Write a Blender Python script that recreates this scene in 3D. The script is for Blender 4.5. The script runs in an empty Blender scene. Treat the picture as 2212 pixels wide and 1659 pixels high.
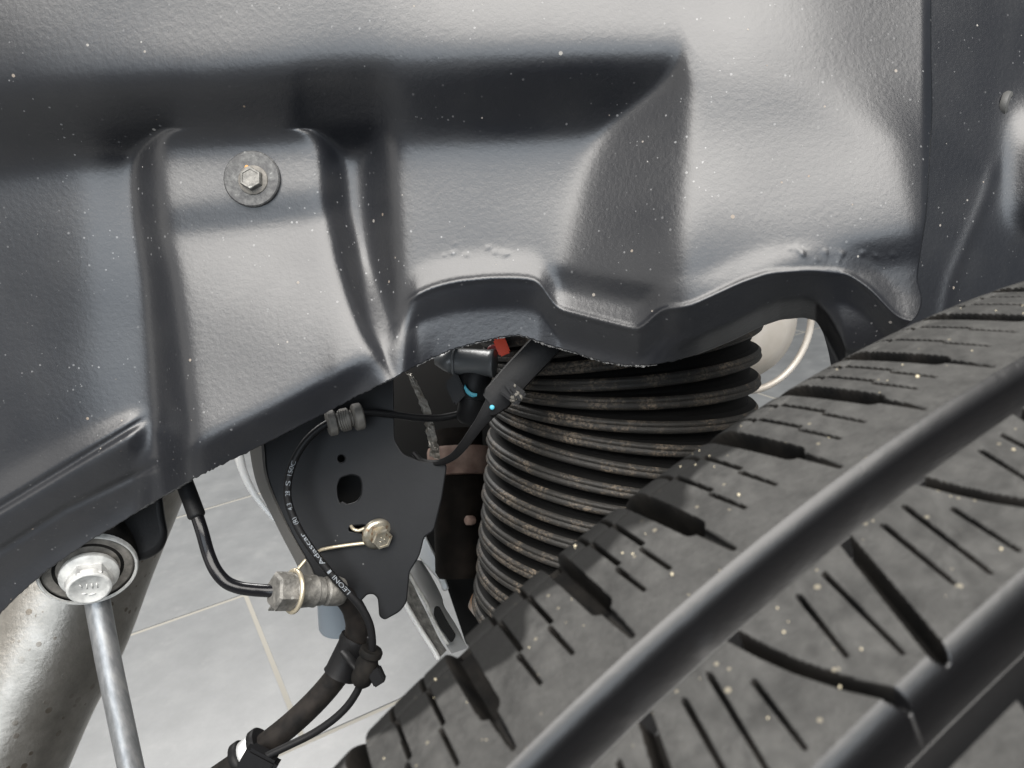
import bpy, bmesh, math, random
import numpy as np
from mathutils import Vector, Matrix, Quaternion

random.seed(7); RNG = np.random.default_rng(7)
sc = bpy.context.scene
COL = sc.collection

# ---------------------------------------------------------------- camera frame
# all shapes are worked out in camera axes (right, up, forward; metres) and stored in world metres, floor at z = 0
W, H, FPX = 2212.0, 1659.0, 1640.0
A_AX = np.array([-.42983912, .24564945, .86884675])            # wheel axis, pointing inboard
C_WH = np.array([.20986018, -.3180173, .193736])               # a point on the wheel axis
UP = np.array([-.1008, .9432, -.3165]); UP = UP - (UP @ A_AX) * A_AX; UP /= np.linalg.norm(UP)
T_FW = np.cross(UP, A_AX)                                      # along the tread
FW = np.array([0, 0, 1.0]); YW = FW - (FW @ UP) * UP; YW /= np.linalg.norm(YW)
XW = np.array([1.0, 0, 0]); XW = XW - (XW @ UP) * UP - (XW @ YW) * YW; XW /= np.linalg.norm(XW)
R_TY = .34
CAM_H = -(UP @ C_WH) + R_TY
BASIS = np.stack([XW, YW, UP])                                 # camera axes -> world
def world(v):
    v = np.asarray(v, float)
    return v @ BASIS.T + np.array([0, 0, CAM_H])
def P(x, y, z):
    """point at depth z (m) seen at photo position x, y (2212 x 1659)"""
    return np.array([(x - W / 2) / FPX * z, (H / 2 - y) / FPX * z, z])
def unit(v):
    v = np.asarray(v, float); return v / np.linalg.norm(v)

cam_d = bpy.data.cameras.new("camera"); cam = bpy.data.objects.new("camera", cam_d); COL.objects.link(cam)
cam_d.sensor_width = 36; cam_d.lens = 36 * FPX / W; cam_d.clip_start = .005; cam_d.clip_end = 60
cam_d.dof.use_dof = True; cam_d.dof.focus_distance = .345; cam_d.dof.aperture_fstop = 30
rot = Matrix([list(BASIS @ np.array(c)) for c in ((1, 0, 0), (0, 1, 0), (0, 0, -1))]).transposed()
cam.matrix_world = Matrix.Translation(Vector(world([0, 0, 0]))) @ rot.to_4x4()
sc.camera = cam

# ---------------------------------------------------------------- light: an indoor workshop
wd = bpy.data.worlds.new("World"); sc.world = wd; wd.use_nodes = True
bg = wd.node_tree.nodes["Background"]; bg.inputs[0].default_value = (.80, .90, 1.0, 1); bg.inputs[1].default_value = .16
def area(name, loc, aim, w, h, power, col=(1, 1, 1)):
    d = bpy.data.lights.new(name, 'AREA'); d.shape = 'RECTANGLE'; d.size = w; d.size_y = h; d.energy = power; d.color = col
    o = bpy.data.objects.new(name, d); COL.objects.link(o); o.location = loc
    o.rotation_euler = (Vector(aim) - Vector(loc)).to_track_quat('-Z', 'Y').to_euler()
area("ceiling_lamp", (.25, -1.45, 3.0), (.1, .1, .5), 4.5, 2.0, 362, (1, .965, .92))
area("window_light", (.45, -3.2, 1.5), (.0, .35, .75), 4.4, 1.9, 120, (.84, .92, 1))
area("doorway_light", (-2.7, -.7, 1.35), (.0, .35, .7), 2.4, 2.0, 20, (1, .96, .90))
area("added_floor_lamp", (-1.3, 2.5, 2.3), (-.4, 1.1, 0), 1.6, 1.0, 105, (1, .98, .95))  # added lamp that brightens the floor tiles in view
sc.view_settings.view_transform = 'Standard'; sc.view_settings.look = 'None'; sc.view_settings.gamma = 1; sc.view_settings.exposure = 0
sc.cycles.use_denoising = True
sc.cycles.max_bounces = 8

# ---------------------------------------------------------------- materials
def mat(name, col, rough=.5, metal=0.0, spec=.5, build=None):
    m = bpy.data.materials.new(name); m.use_nodes = True
    nt = m.node_tree; b = nt.nodes["Principled BSDF"]
    b.inputs["Base Color"].default_value = (*col, 1); b.inputs["Roughness"].default_value = rough
    b.inputs["Metallic"].default_value = metal; b.inputs["Specular IOR Level"].default_value = spec
    if build: build(nt, b)
    return m
def node(nt, t, **kw):
    n = nt.nodes.new(t)
    for k, v in kw.items():
        if k in n.inputs: n.inputs[k].default_value = v
        else: setattr(n, k, v)
    return n
def coords(nt):
    return node(nt, "ShaderNodeTexCoord").outputs["Object"]
def noise(nt, scale, detail=4, rough=.55, vec=None):
    n = node(nt, "ShaderNodeTexNoise", Scale=scale, Detail=detail, Roughness=rough)
    nt.links.new(vec or coords(nt), n.inputs["Vector"]); return n.outputs["Fac"]
def ramp(nt, fac, stops):
    n = nt.nodes.new("ShaderNodeValToRGB"); e = n.color_ramp.elements
    e[0].position, e[0].color = stops[0][0], (*stops[0][1], 1) if len(stops[0][1]) == 3 else stops[0][1]
    e[1].position, e[1].color = stops[-1][0], (*stops[-1][1], 1)
    for p_, c_ in stops[1:-1]:
        k = e.new(p_); k.color = (*c_, 1)
    nt.links.new(fac, n.inputs[0]); return n.outputs[0]
def mixc(nt, fac, a, b):
    n = node(nt, "ShaderNodeMix", data_type='RGBA')
    if isinstance(fac, (int, float)): n.inputs[0].default_value = fac
    else: nt.links.new(fac, n.inputs[0])
    for s, v in ((6, a), (7, b)):
        if isinstance(v, tuple): n.inputs[s].default_value = (*v, 1)
        else: nt.links.new(v, n.inputs[s])
    return n.outputs[2]
def bump(nt, b, fac, strength, dist=.001, normal=None):
    n = node(nt, "ShaderNodeBump", Strength=strength, Distance=dist); nt.links.new(fac, n.inputs["Height"])
    if normal: nt.links.new(normal, n.inputs["Normal"])
    nt.links.new(n.outputs[0], b.inputs["Normal"]); return n.outputs[0]
def mth(nt, op, a, b=0.0):
    n = node(nt, "ShaderNodeMath", operation=op)
    for s, v in ((0, a), (1, b)):
        if isinstance(v, (int, float)): n.inputs[s].default_value = v
        else: nt.links.new(v, n.inputs[s])
    return n.outputs[0]
def specks(nt, scale, size, keep):
    """round specks of uneven size: 1 inside a speck"""
    v = node(nt, "ShaderNodeTexVoronoi", Scale=scale); nt.links.new(coords(nt), v.inputs["Vector"])
    sep = node(nt, "ShaderNodeSeparateColor"); nt.links.new(v.outputs["Color"], sep.inputs[0])
    lim = mth(nt, 'MULTIPLY', mth(nt, 'MULTIPLY', sep.outputs[0], sep.outputs[0]), size)
    on = mth(nt, 'LESS_THAN', v.outputs["Distance"], lim)
    return mth(nt, 'MULTIPLY', on, mth(nt, 'LESS_THAN', sep.outputs[1], keep)), sep.outputs[2]

def liner_nodes(nt, b):
    s1, t1 = specks(nt, 190, .15, .26); s2, t2 = specks(nt, 480, .26, .40)
    s2 = mth(nt, 'MULTIPLY', s2, ramp(nt, noise(nt, 16, 5, .6), [(.45, (.1, .1, .1)), (.65, (1, 1, 1))]))
    dirt = ramp(nt, noise(nt, 38, 6), [(.42, (0, 0, 0)), (.72, (1, 1, 1))])
    base = mixc(nt, mth(nt, 'MULTIPLY', dirt, .35), (.0055, .0062, .0085), (.020, .0203, .0215))
    sp = mixc(nt, t1, (.50, .49, .46), (.34, .25, .17))
    c = mixc(nt, mth(nt, 'MULTIPLY', s1, .38), base, sp)
    c = mixc(nt, mth(nt, 'MULTIPLY', s2, .28), c, (.42, .42, .42)); nt.links.new(c, b.inputs["Base Color"])
    r = node(nt, "ShaderNodeMapRange", **{"To Min": .30, "To Max": .44}); nt.links.new(noise(nt, 22, 5), r.inputs[0])
    rr = mth(nt, 'ADD', r.outputs[0], mth(nt, 'MULTIPLY', s1, .3)); nt.links.new(rr, b.inputs["Roughness"])
    n1 = bump(nt, b, noise(nt, 500, 2, .5), .08, .0011)
    n2 = bump(nt, b, noise(nt, 1500, 2, .6), .07, .0005, n1)
    bump(nt, b, s1, .5, .0004, n2)
M_LINER = mat("liner_plastic", (.03, .03, .03), .36, 0, .68, liner_nodes)
M_WASHER = mat("dirty_grey_washer", (.04, .04, .04), .55, 0, .4, lambda nt, b: (bump(nt, b, noise(nt, 700, 4), .3, .0006), nt.links.new(ramp(nt, noise(nt, 380, 6, .7), [(.42, (.030, .030, .031)), (.62, (.075, .075, .073)), (.74, (.30, .30, .29))]), b.inputs["Base Color"])))
M_BURR = mat("torn_plastic_edge", (.30, .30, .30), .7, 0, .3, lambda nt, b: (bump(nt, b, noise(nt, 2500, 2), .6, .001),
      nt.links.new(ramp(nt, noise(nt, 1600, 2), [(.35, (.04, .04, .04)), (.64, (.16, .16, .16))]), b.inputs["Base Color"])))

def tread_nodes(nt, b):
    n1 = noise(nt, 95, 8, .68); n2 = noise(nt, 420, 5, .65)
    c = ramp(nt, mth(nt, 'ADD', mth(nt, 'MULTIPLY', n1, .65), mth(nt, 'MULTIPLY', n2, .35)),
             [(.30, (.022, .0218, .0212)), (.50, (.043, .0425, .0410)), (.72, (.072, .071, .068))])
    s, t = specks(nt, 700, .34, .14)
    c = mixc(nt, mth(nt, 'MULTIPLY', s, .35), c, (.34, .30, .22))
    at = node(nt, "ShaderNodeAttribute", attribute_name="wear")
    c = mixc(nt, at.outputs["Fac"], c, (.007, .007, .0068)); nt.links.new(c, b.inputs["Base Color"])
    n = bump(nt, b, n2, .5, .0008); bump(nt, b, noise(nt, 1400, 3), .4, .0004, n)
M_TREAD = mat("dusty_tread_rubber", (.09, .09, .09), .7, 0, .14, tread_nodes)
M_GROOVE = mat("clean_groove_rubber", (.004, .004, .0045), .36, 0, .5, lambda nt, b: bump(nt, b, noise(nt, 300, 4), .10, .0008))
M_RUBBER = mat("black_rubber", (.014, .014, .014), .7, 0, .08, lambda nt, b: (bump(nt, b, noise(nt, 700, 4), .2, .0006),
      nt.links.new(ramp(nt, noise(nt, 90, 6), [(.4, (.005, .005, .005)), (.75, (.020, .018, .016))]), b.inputs["Base Color"])))
M_HOSE = mat("aged_hose_rubber", (.03, .026, .022), .65, 0, .15, lambda nt, b: (bump(nt, b, noise(nt, 500, 4), .2, .0006),
      nt.links.new(ramp(nt, noise(nt, 120, 6), [(.35, (.005, .0047, .0045)), (.7, (.019, .016, .014))]), b.inputs["Base Color"])))
def pleat_nodes(nt, b):
    mp = node(nt, "ShaderNodeMapping"); nt.links.new(coords(nt), mp.inputs[0])
    oi = node(nt, "ShaderNodeObjectInfo"); nt.links.new(oi.outputs["Random"], mp.inputs["Location"])
    n1 = noise(nt, 55, 7, .7, mp.outputs[0]); n2 = noise(nt, 700, 3, .6)
    fac = mth(nt, 'MULTIPLY', ramp(nt, n1, [(.47, (0, 0, 0)), (.68, (1, 1, 1))]), ramp(nt, n2, [(.42, (0, 0, 0)), (.62, (1, 1, 1))]))
    c = mixc(nt, fac, (.019, .018, .0165), (.17, .135, .10)); nt.links.new(c, b.inputs["Base Color"])
    bump(nt, b, n2, .5, .0008)
M_PLEAT = mat("dusty_pleat_rubber", (.02, .02, .02), .55, 0, .28, pleat_nodes)
M_PLEATIN = mat("black_pleat_rubber", (.004, .004, .004), .7, 0, .12)
M_BLACK = mat("black_plastic", (.006, .006, .0065), .5, 0, .18, lambda nt, b: bump(nt, b, noise(nt, 600, 3), .12, .0006))
M_GLOSS = mat("glossy_black_paint", (.004, .004, .005), .22, 0, .28, lambda nt, b: bump(nt, b, noise(nt, 200, 3), .12, .0008))
def plate_nodes(nt, b):
    s, t = specks(nt, 160, .10, .25)
    c = mixc(nt, mth(nt, 'MULTIPLY', s, .4), ramp(nt, noise(nt, 25, 5), [(.3, (.0035, .0038, .0046)), (.7, (.007, .0076, .0088))]), (.2, .2, .2))
    nt.links.new(c, b.inputs["Base Color"]); bump(nt, b, noise(nt, 350, 3), .08, .0006)
M_PLATE = mat("black_painted_steel", (.016, .017, .019), .5, 0, .22, plate_nodes)
M_FLANGE = mat("flange_grey", (.11, .105, .098), .55, 0, .5, lambda nt, b: bump(nt, b, noise(nt, 300, 4), .1, .0006))  # folded flange coloured much paler than the plate
def zinc_nodes(nt, b):
    c = ramp(nt, noise(nt, 130, 6, .6), [(.3, (.42, .42, .42)), (.65, (.72, .72, .70))]); nt.links.new(c, b.inputs["Base Color"])
    bump(nt, b, noise(nt, 900, 3), .15, .0005)
M_ZINC = mat("bright_zinc", (.6, .6, .6), .46, .75, .5, zinc_nodes)
M_WHITEZ = mat("matt_zinc_coat", (.62, .62, .60), .55, .25, .5, lambda nt, b: (bump(nt, b, noise(nt, 1200, 3), .2, .0004),
      nt.links.new(ramp(nt, noise(nt, 260, 5), [(.3, (.34, .34, .33)), (.6, (.52, .52, .50))]), b.inputs["Base Color"])))
def galv_nodes(nt, b):
    mp = node(nt, "ShaderNodeMapping"); mp.inputs["Scale"].default_value = (1, 1, .12); nt.links.new(coords(nt), mp.inputs[0])
    c = ramp(nt, noise(nt, 260, 6, .6, mp.outputs[0]), [(.32, (.17, .175, .18)), (.5, (.24, .245, .25)), (.7, (.33, .33, .325))])
    nt.links.new(c, b.inputs["Base Color"]); bump(nt, b, noise(nt, 400, 4, .6, mp.outputs[0]), .2, .0006)
M_GALV = mat("galvanised_rod", (.45, .45, .46), .42, .7, .5, galv_nodes)
def rust_nodes(nt, b):
    c = ramp(nt, noise(nt, 140, 6, .6), [(.36, (.15, .065, .025)), (.42, (.30, .27, .21)), (.65, (.40, .38, .33))])
    nt.links.new(c, b.inputs["Base Color"]); bump(nt, b, noise(nt, 900, 3), .2, .0005)
M_YZINC = mat("yellow_zinc_with_rust", (.7, .65, .5), .38, .8, .5, rust_nodes)
M_WIRE = mat("yellow_zinc_wire", (.50, .44, .33), .38, .7, .5)
def dull_nodes(nt, b):
    s, t = specks(nt, 320, .30, .4)
    c = ramp(nt, noise(nt, 220, 6, .65), [(.3, (.06, .058, .052)), (.5, (.135, .13, .12)), (.72, (.24, .23, .21))])
    c = mixc(nt, mth(nt, 'MULTIPLY', s, .5), c, (.3, .3, .28)); nt.links.new(c, b.inputs["Base Color"]); bump(nt, b, noise(nt, 700, 4), .4, .0008)
M_DULL = mat("dull_cast_zinc", (.3, .3, .29), .6, .35, .5, dull_nodes)
M_GREYRUB = mat("dusty_grey_rubber", (.10, .095, .085), .7, 0, .4, lambda nt, b: (bump(nt, b, noise(nt, 600, 4), .3, .0008),
      nt.links.new(ramp(nt, noise(nt, 180, 6), [(.35, (.075, .070, .062)), (.7, (.19, .175, .155))]), b.inputs["Base Color"])))
def arm_nodes(nt, b):
    s, t = specks(nt, 230, .50, .60); g = ramp(nt, noise(nt, 30, 4), [(.40, (0, 0, 0)), (.62, (1, 1, 1))])
    c = ramp(nt, noise(nt, 70, 7, .68), [(.25, (.16, .152, .136)), (.52, (.22, .208, .188)), (.78, (.28, .267, .247))])
    c = mixc(nt, mth(nt, 'MULTIPLY', mth(nt, 'MULTIPLY', s, g), .8), c, (.10, .08, .06)); nt.links.new(c, b.inputs["Base Color"])
    n = bump(nt, b, noise(nt, 340, 5, .6), .25, .0008); bump(nt, b, s, .3, .0004, n)
M_ARM = mat("speckled_cast_aluminium", (.5, .47, .43), .36, .92, .5, arm_nodes)
M_SILVER = mat("bare_aluminium", (.74, .75, .75), .36, .55, .5, lambda nt, b: bump(nt, b, noise(nt, 240, 4), .12, .0008))
M_CREAM = mat("pale_exhaust_metal", (.78, .72, .64), .5, .3, .5, lambda nt, b: nt.links.new(
      ramp(nt, noise(nt, 18, 4), [(.35, (.36, .325, .28)), (.65, (.50, .47, .43))]), b.inputs["Base Color"]))
M_WHITE = mat("plain_white", (.78, .78, .77), .4)
M_BROWN = mat("dirty_brown_steel", (.020, .017, .014), .7, 0, .08, lambda nt, b: (bump(nt, b, noise(nt, 200, 5), .3, .001),
      nt.links.new(ramp(nt, noise(nt, 60, 5), [(.4, (.005, .0042, .0035)), (.7, (.014, .011, .009))]), b.inputs["Base Color"])))
M_PINK = mat("rusty_pink_ring", (.34, .22, .17), .6, 0, .4, lambda nt, b: nt.links.new(
      ramp(nt, noise(nt, 80, 5), [(.35, (.13, .08, .065)), (.65, (.27, .19, .155))]), b.inputs["Base Color"]))
M_PEACH = mat("peach_coated_metal", (.62, .42, .26), .5, 0, .4, lambda nt, b: nt.links.new(
      ramp(nt, noise(nt, 60, 3), [(.4, (.36, .19, .10)), (.6, (.36, .36, .34))]), b.inputs["Base Color"]))
M_BLUEGREY = mat("blue_grey_plastic", (.17, .20, .23), .42, 0, .5)
M_RED = mat("red_plastic", (.80, .07, .02), .42, 0, .5)
M_PINKRED = mat("faded_red_seal", (.28, .05, .05), .5, 0, .4)
M_CYAN = mat("cyan_paint_mark", (.05, .27, .35), .5, 0, .4)
M_INK = mat("pale_print", (.15, .165, .18), .6, 0, .3)
M_GREYPL = mat("grey_connector_plastic", (.075, .078, .080), .36, 0, .6, lambda nt, b: bump(nt, b, noise(nt, 160, 5), .25, .001))
M_FOIL = mat("crumpled_foil", (.30, .28, .25), .35, .8, .5, lambda nt, b: bump(nt, b, noise(nt, 130, 5, .7), 1, .003))
M_VOID = mat("shaded_gap_black", (.006, .006, .006), .7, 0, .2)  # near-black for gaps, holes and slots, their shade put into the colour
M_GLUE = mat("dried_grey_sealant", (.085, .08, .07), .75, 0, .3, lambda nt, b: bump(nt, b, noise(nt, 500, 4), .6, .001))
M_SAND = mat("tan_sand", (.48, .42, .30), .7, 0, .3)
def tile_nodes(nt, b):
    oi = node(nt, "ShaderNodeObjectInfo")
    c = ramp(nt, noise(nt, 14, 9, .66), [(.30, (.112, .116, .118)), (.52, (.138, .142, .144)), (.72, (.168, .172, .172))])
    bl = ramp(nt, noise(nt, 30, 4), [(.60, (0, 0, 0)), (.75, (1, 1, 1))])
    c = mixc(nt, mth(nt, 'MULTIPLY', bl, .35), c, (.22, .22, .217)); nt.links.new(c, b.inputs["Base Color"])
    bump(nt, b, noise(nt, 60, 5), .06, .001)
M_TILE = mat("grey_floor_tile", (.42, .42, .42), .36, 0, .5, tile_nodes)
M_GROUT = mat("cream_grout", (.24, .228, .20), .8)

# ---------------------------------------------------------------- object helpers
def tag(o, label, cat, group=None, kind=None):
    if label: o["label"] = label
    if cat: o["category"] = cat
    if group: o["group"] = group
    if kind: o["kind"] = kind
    return o
def thing(name, at, label, cat, group=None):
    o = bpy.data.objects.new(name, None); COL.objects.link(o); o.location = world(at); o.empty_display_size = .02
    return tag(o, label, cat, group)
def origin_of(o):
    p = Vector((0, 0, 0))
    while o is not None: p += o.location; o = o.parent
    return p
def build(name, V, F, mats, parent=None, smooth=True, fmat=None, angle=None):
    V = world(np.asarray(V, float).reshape(-1, 3)); c = V.mean(0)
    me = bpy.data.meshes.new(name)
    if isinstance(F, np.ndarray):
        n = len(F); me.vertices.add(len(V)); me.vertices.foreach_set("co", (V - c).ravel())
        me.loops.add(n * 4); me.loops.foreach_set("vertex_index", F.ravel().astype(np.int32))
        me.polygons.add(n); me.polygons.foreach_set("loop_start", np.arange(0, n * 4, 4, dtype=np.int32)); me.update(calc_edges=True)
    else:
        me.from_pydata((V - c).tolist(), [], F)
    if not isinstance(mats, (list, tuple)): mats = [mats]
    for m in mats: me.materials.append(m)
    if fmat is not None: me.polygons.foreach_set("material_index", np.asarray(fmat, dtype=np.int32))
    me.polygons.foreach_set("use_smooth", np.full(len(me.polygons), smooth)); me.validate(); me.update()
    if angle is not None and smooth:
        bm = bmesh.new(); bm.from_mesh(me)
        for e in bm.edges:
            if len(e.link_faces) == 2 and e.calc_face_angle(0) > math.radians(angle): e.smooth = False
        bm.to_mesh(me); bm.free()
    o = bpy.data.objects.new(name, me); COL.objects.link(o)
    if parent is not None:
        o.parent = parent; o.location = Vector(c) - origin_of(parent)
    else: o.location = c
    return o
def join(parts):
    V, F = [], []
    for v, f in parts:
        k = sum(len(x) for x in V); V.append(np.asarray(v)); F += [[i + k for i in q] for q in f]
    return np.concatenate(V), F
def frame(axis, ref=(0, 1, 0)):
    a = unit(axis); ref = np.asarray(ref, float)
    u = ref - (ref @ a) * a
    if np.linalg.norm(u) < 1e-3: u = np.array([1.0, 0, 0]) - a[0] * a
    u = unit(u); return a, u, np.cross(a, u)
def lathe(prof, O, axis, seg=48, ref=(0, 1, 0), ang0=0.0, caps=True):
    a, u, v = frame(axis, ref); O = np.asarray(O, float); V, F = [], []
    for r, h in prof:
        for k in range(seg):
            t = ang0 + 2 * math.pi * k / seg; V.append(O + a * h + r * (math.cos(t) * u + math.sin(t) * v))
    n = len(prof)
    for i in range(n - 1):
        for k in range(seg):
            k2 = (k + 1) % seg; F.append([i * seg + k, i * seg + k2, (i + 1) * seg + k2, (i + 1) * seg + k])
    if caps:
        F.append([k for k in range(seg)][::-1]); F.append([(n - 1) * seg + k for k in range(seg)])
    return np.array(V), F
def spline(pts, n):
    pts = np.asarray(pts, float); m = len(pts)
    ext = np.vstack([2 * pts[0] - pts[1], pts, 2 * pts[-1] - pts[-2]])
    d = np.r_[0, np.cumsum(np.linalg.norm(np.diff(pts[:, :3], axis=0), axis=1))]
    out = []
    for s in np.linspace(0, d[-1], n):
        i = min(max(np.searchsorted(d, s) - 1, 0), m - 2); t = (s - d[i]) / max(d[i + 1] - d[i], 1e-9)
        p0, p1, p2, p3 = ext[i:i + 4]
        out.append(.5 * (2 * p1 + (p2 - p0) * t + (2 * p0 - 5 * p1 + 4 * p2 - p3) * t * t + (3 * p1 - p0 - 3 * p2 + p3) * t ** 3))
    return np.array(out)
def tube(path, r, seg=16, sx=1.0, ref=(0, 0, -1)):
    path = np.asarray(path, float); n = len(path); rr = np.broadcast_to(np.asarray(r, float), (n,))
    tg = np.gradient(path, axis=0); V, F = [], []; u = None
    for i in range(n):
        a = unit(tg[i]); base = np.asarray(ref, float) if u is None else u
        u = unit(base - (base @ a) * a); v = np.cross(a, u)
        for k in range(seg):
            t = 2 * math.pi * k / seg; V.append(path[i] + rr[i] * (math.cos(t) * u + sx * math.sin(t) * v))
    for i in range(n - 1):
        for k in range(seg):
            k2 = (k + 1) % seg; F.append([i * seg + k, (i + 1) * seg + k, (i + 1) * seg + k2, i * seg + k2])
    F.append(list(range(seg))); F.append([(n - 1) * seg + k for k in range(seg)][::-1])
    return np.array(V), F
def pxpath(pts, n=40):
    return spline([P(*p) for p in pts], n)
def plate(outline, z, thick, bevel=.0006, holes=(), tilt=(0, 0)):
    """a sheet with real thickness, cut to an outline; tilt = depth change per metre right / up"""
    cu = bpy.data.curves.new("c", 'CURVE'); cu.dimensions = '2D'; cu.fill_mode = 'BOTH'; cu.extrude = thick / 2 - bevel; cu.bevel_depth = bevel; cu.bevel_resolution = 2
    for ring in [outline, *holes]:
        s = cu.splines.new('POLY'); s.points.add(len(ring) - 1); s.use_cyclic_u = True
        for p_, q in zip(s.points, ring):
            x, y, _ = P(q[0], q[1], z); p_.co = (x, y, 0, 1)
    o = bpy.data.objects.new("c", cu); COL.objects.link(o); bpy.context.view_layer.update()
    me = bpy.data.meshes.new_from_object(o.evaluated_get(bpy.context.evaluated_depsgraph_get()))
    V = np.array([v.co[:] for v in me.vertices]); F = [list(p_.vertices) for p_ in me.polygons]
    bpy.data.objects.remove(o); bpy.data.curves.remove(cu); bpy.data.meshes.remove(me)
    c = V.mean(0); zz = z - V[:, 2] + tilt[0] * (V[:, 0] - c[0]) + tilt[1] * (V[:, 1] - c[1])
    return np.stack([V[:, 0] * zz / z, V[:, 1] * zz / z, zz], 1), F
def circ(x, y, rx, ry=None, n=28, a0=0.0):
    ry = ry or rx
    return [(x + rx * math.cos(2 * math.pi * k / n + a0), y + ry * math.sin(2 * math.pi * k / n + a0)) for k in range(n)]
def rounded(pts, r=6, n=4):
    """round the corners of a photo-space polygon"""
    out = []; pts = [np.array(p_, float) for p_ in pts]; m = len(pts)
    for i in range(m):
        p0, p1, p2 = pts[i - 1], pts[i], pts[(i + 1) % m]
        d1, d2 = np.linalg.norm(p0 - p1), np.linalg.norm(p2 - p1); k = min(r, d1 * .45, d2 * .45)
        a, b = p1 + (p0 - p1) / d1 * k, p1 + (p2 - p1) / d2 * k
        for j in range(n + 1):
            t = j / n; out.append(tuple((1 - t) ** 2 * a + 2 * t * (1 - t) * p1 + t * t * b))
    return out
def boxv(c, ax, ay, az, bev=.15):
    """bevelled box from half-axis vectors"""
    bm = bmesh.new(); bmesh.ops.create_cube(bm, size=2)
    bmesh.ops.bevel(bm, geom=bm.edges[:], offset=bev, segments=2, affect='EDGES')
    V = np.array([v.co[:] for v in bm.verts]); F = [[v.index for v in f.verts] for f in bm.faces]; bm.free()
    return np.asarray(c) + V @ np.stack([ax, ay, az]), F
CR, CU, CF = np.eye(3)

# ---------------------------------------------------------------- the setting: tiled floor
def floor_hit(x, y):
    d = P(x, y, 1.0); return d * (-CAM_H / (d @ UP))
q1, q2 = world(floor_hit(530, 1284)), world(floor_hit(657.6, 1605))
e1 = (q2 - q1); TS = np.linalg.norm(e1); TL = 2 * TS; e1 /= TS; e2 = np.array([-e1[1], e1[0], 0])
fl = bpy.data.meshes.new("floor"); S = 9
fl.from_pydata([(-S, -S, -.0011), (S, -S, -.0011), (S, S, -.0011), (-S, S, -.0011)], [], [(0, 1, 2, 3)]); fl.materials.append(M_GROUT)
floor = bpy.data.objects.new("floor", fl); COL.objects.link(floor); tag(floor, "grey tiled workshop floor with pale grout lines under the car", None, None, "structure")
bm = bmesh.new(); bmesh.ops.create_cube(bm, size=1)
bmesh.ops.scale(bm, verts=bm.verts, vec=(TS - .0070, TL - .0070, .012)); bmesh.ops.bevel(bm, geom=bm.edges[:], offset=.0007, segments=2, affect='EDGES')
tm = bpy.data.meshes.new("floor_tile"); bm.to_mesh(tm); bm.free(); tm.materials.append(M_TILE)
for i in range(-4, 7):
    for j in range(-7, 8):
        c = q1 + e1 * TS * (i + .5) + e2 * TL * (j + .5 + (i * .37) % 1)
        t = bpy.data.objects.new("floor_tile", tm); COL.objects.link(t); t.parent = floor
        t.location = (c[0], c[1], -.006 + RNG.normal() * .0002); t.rotation_euler = (0, 0, math.atan2(e1[1], e1[0]) + (0, math.pi)[int(RNG.integers(2))])

# ---------------------------------------------------------------- wheel arch liner (moulded sheet)
def sm(x, pts):
    """smooth interpolation through points"""
    xs, ys = np.array([p_[0] for p_ in pts], float), np.array([p_[1] for p_ in pts], float)
    g = np.arange(-400, 2700, 4.0); v = np.interp(g, xs, ys); k = np.exp(-.5 * (np.arange(-8, 9) / 3.2) ** 2); k /= k.sum()
    v = np.convolve(np.pad(v, 8, mode='edge'), k, 'valid'); return np.interp(x, g, v)
def lin(x, pts): return np.interp(x, [p_[0] for p_ in pts], [p_[1] for p_ in pts])
def rp(t, k=.08):
    """ramp 0..1 with rounded ends"""
    t = np.clip(t, -3, 4); return k * (np.logaddexp(0, t / k) - np.logaddexp(0, (t - 1) / k))
def smin(a, b, k): return -k * np.logaddexp(-a / k, -b / k)
def smax(a, b, k): return k * np.logaddexp(a / k, b / k)
EDGE = [(-80, 1440), (0, 1323), (40, 1285), (101, 1232), (150, 1198), (196, 1168), (259, 1130), (315, 1094), (409, 1039.5), (525, 982), (595, 948), (665, 912), (719, 884), (789, 847), (859, 812), (929, 775),
        (978, 754), (1030, 740), (1069, 731), (1105, 725), (1128, 724), (1174, 742), (1244, 763), (1300, 780), (1349, 789), (1398, 790), (1438, 784), (1508, 766), (1578, 738), (1648, 704), (1685, 691),
        (1735, 686), (1763, 693), (1788, 721), (1805, 752), (1816, 774), (1826, 800), (1990, 800), (2100, 800)]
def edge(x):
    g = np.arange(-100, 2120, 2.0); v = lin(g, EDGE); k = np.exp(-.5 * (np.arange(-6, 7) / 2.2) ** 2); k /= k.sum()
    return np.interp(x, g, np.convolve(np.pad(v, 6, mode='edge'), k, 'valid'))
PIMPLES = [(RNG.uniform(945, 1115), 548 + RNG.normal() * 7, RNG.uniform(4.5, 6), RNG.uniform(.10, .24)) for _ in range(13)] + [(RNG.uniform(1690, 1930), 548 + RNG.normal() * 10, RNG.uniform(4.5, 7), RNG.uniform(.10, .24)) for _ in range(18)]
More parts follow.
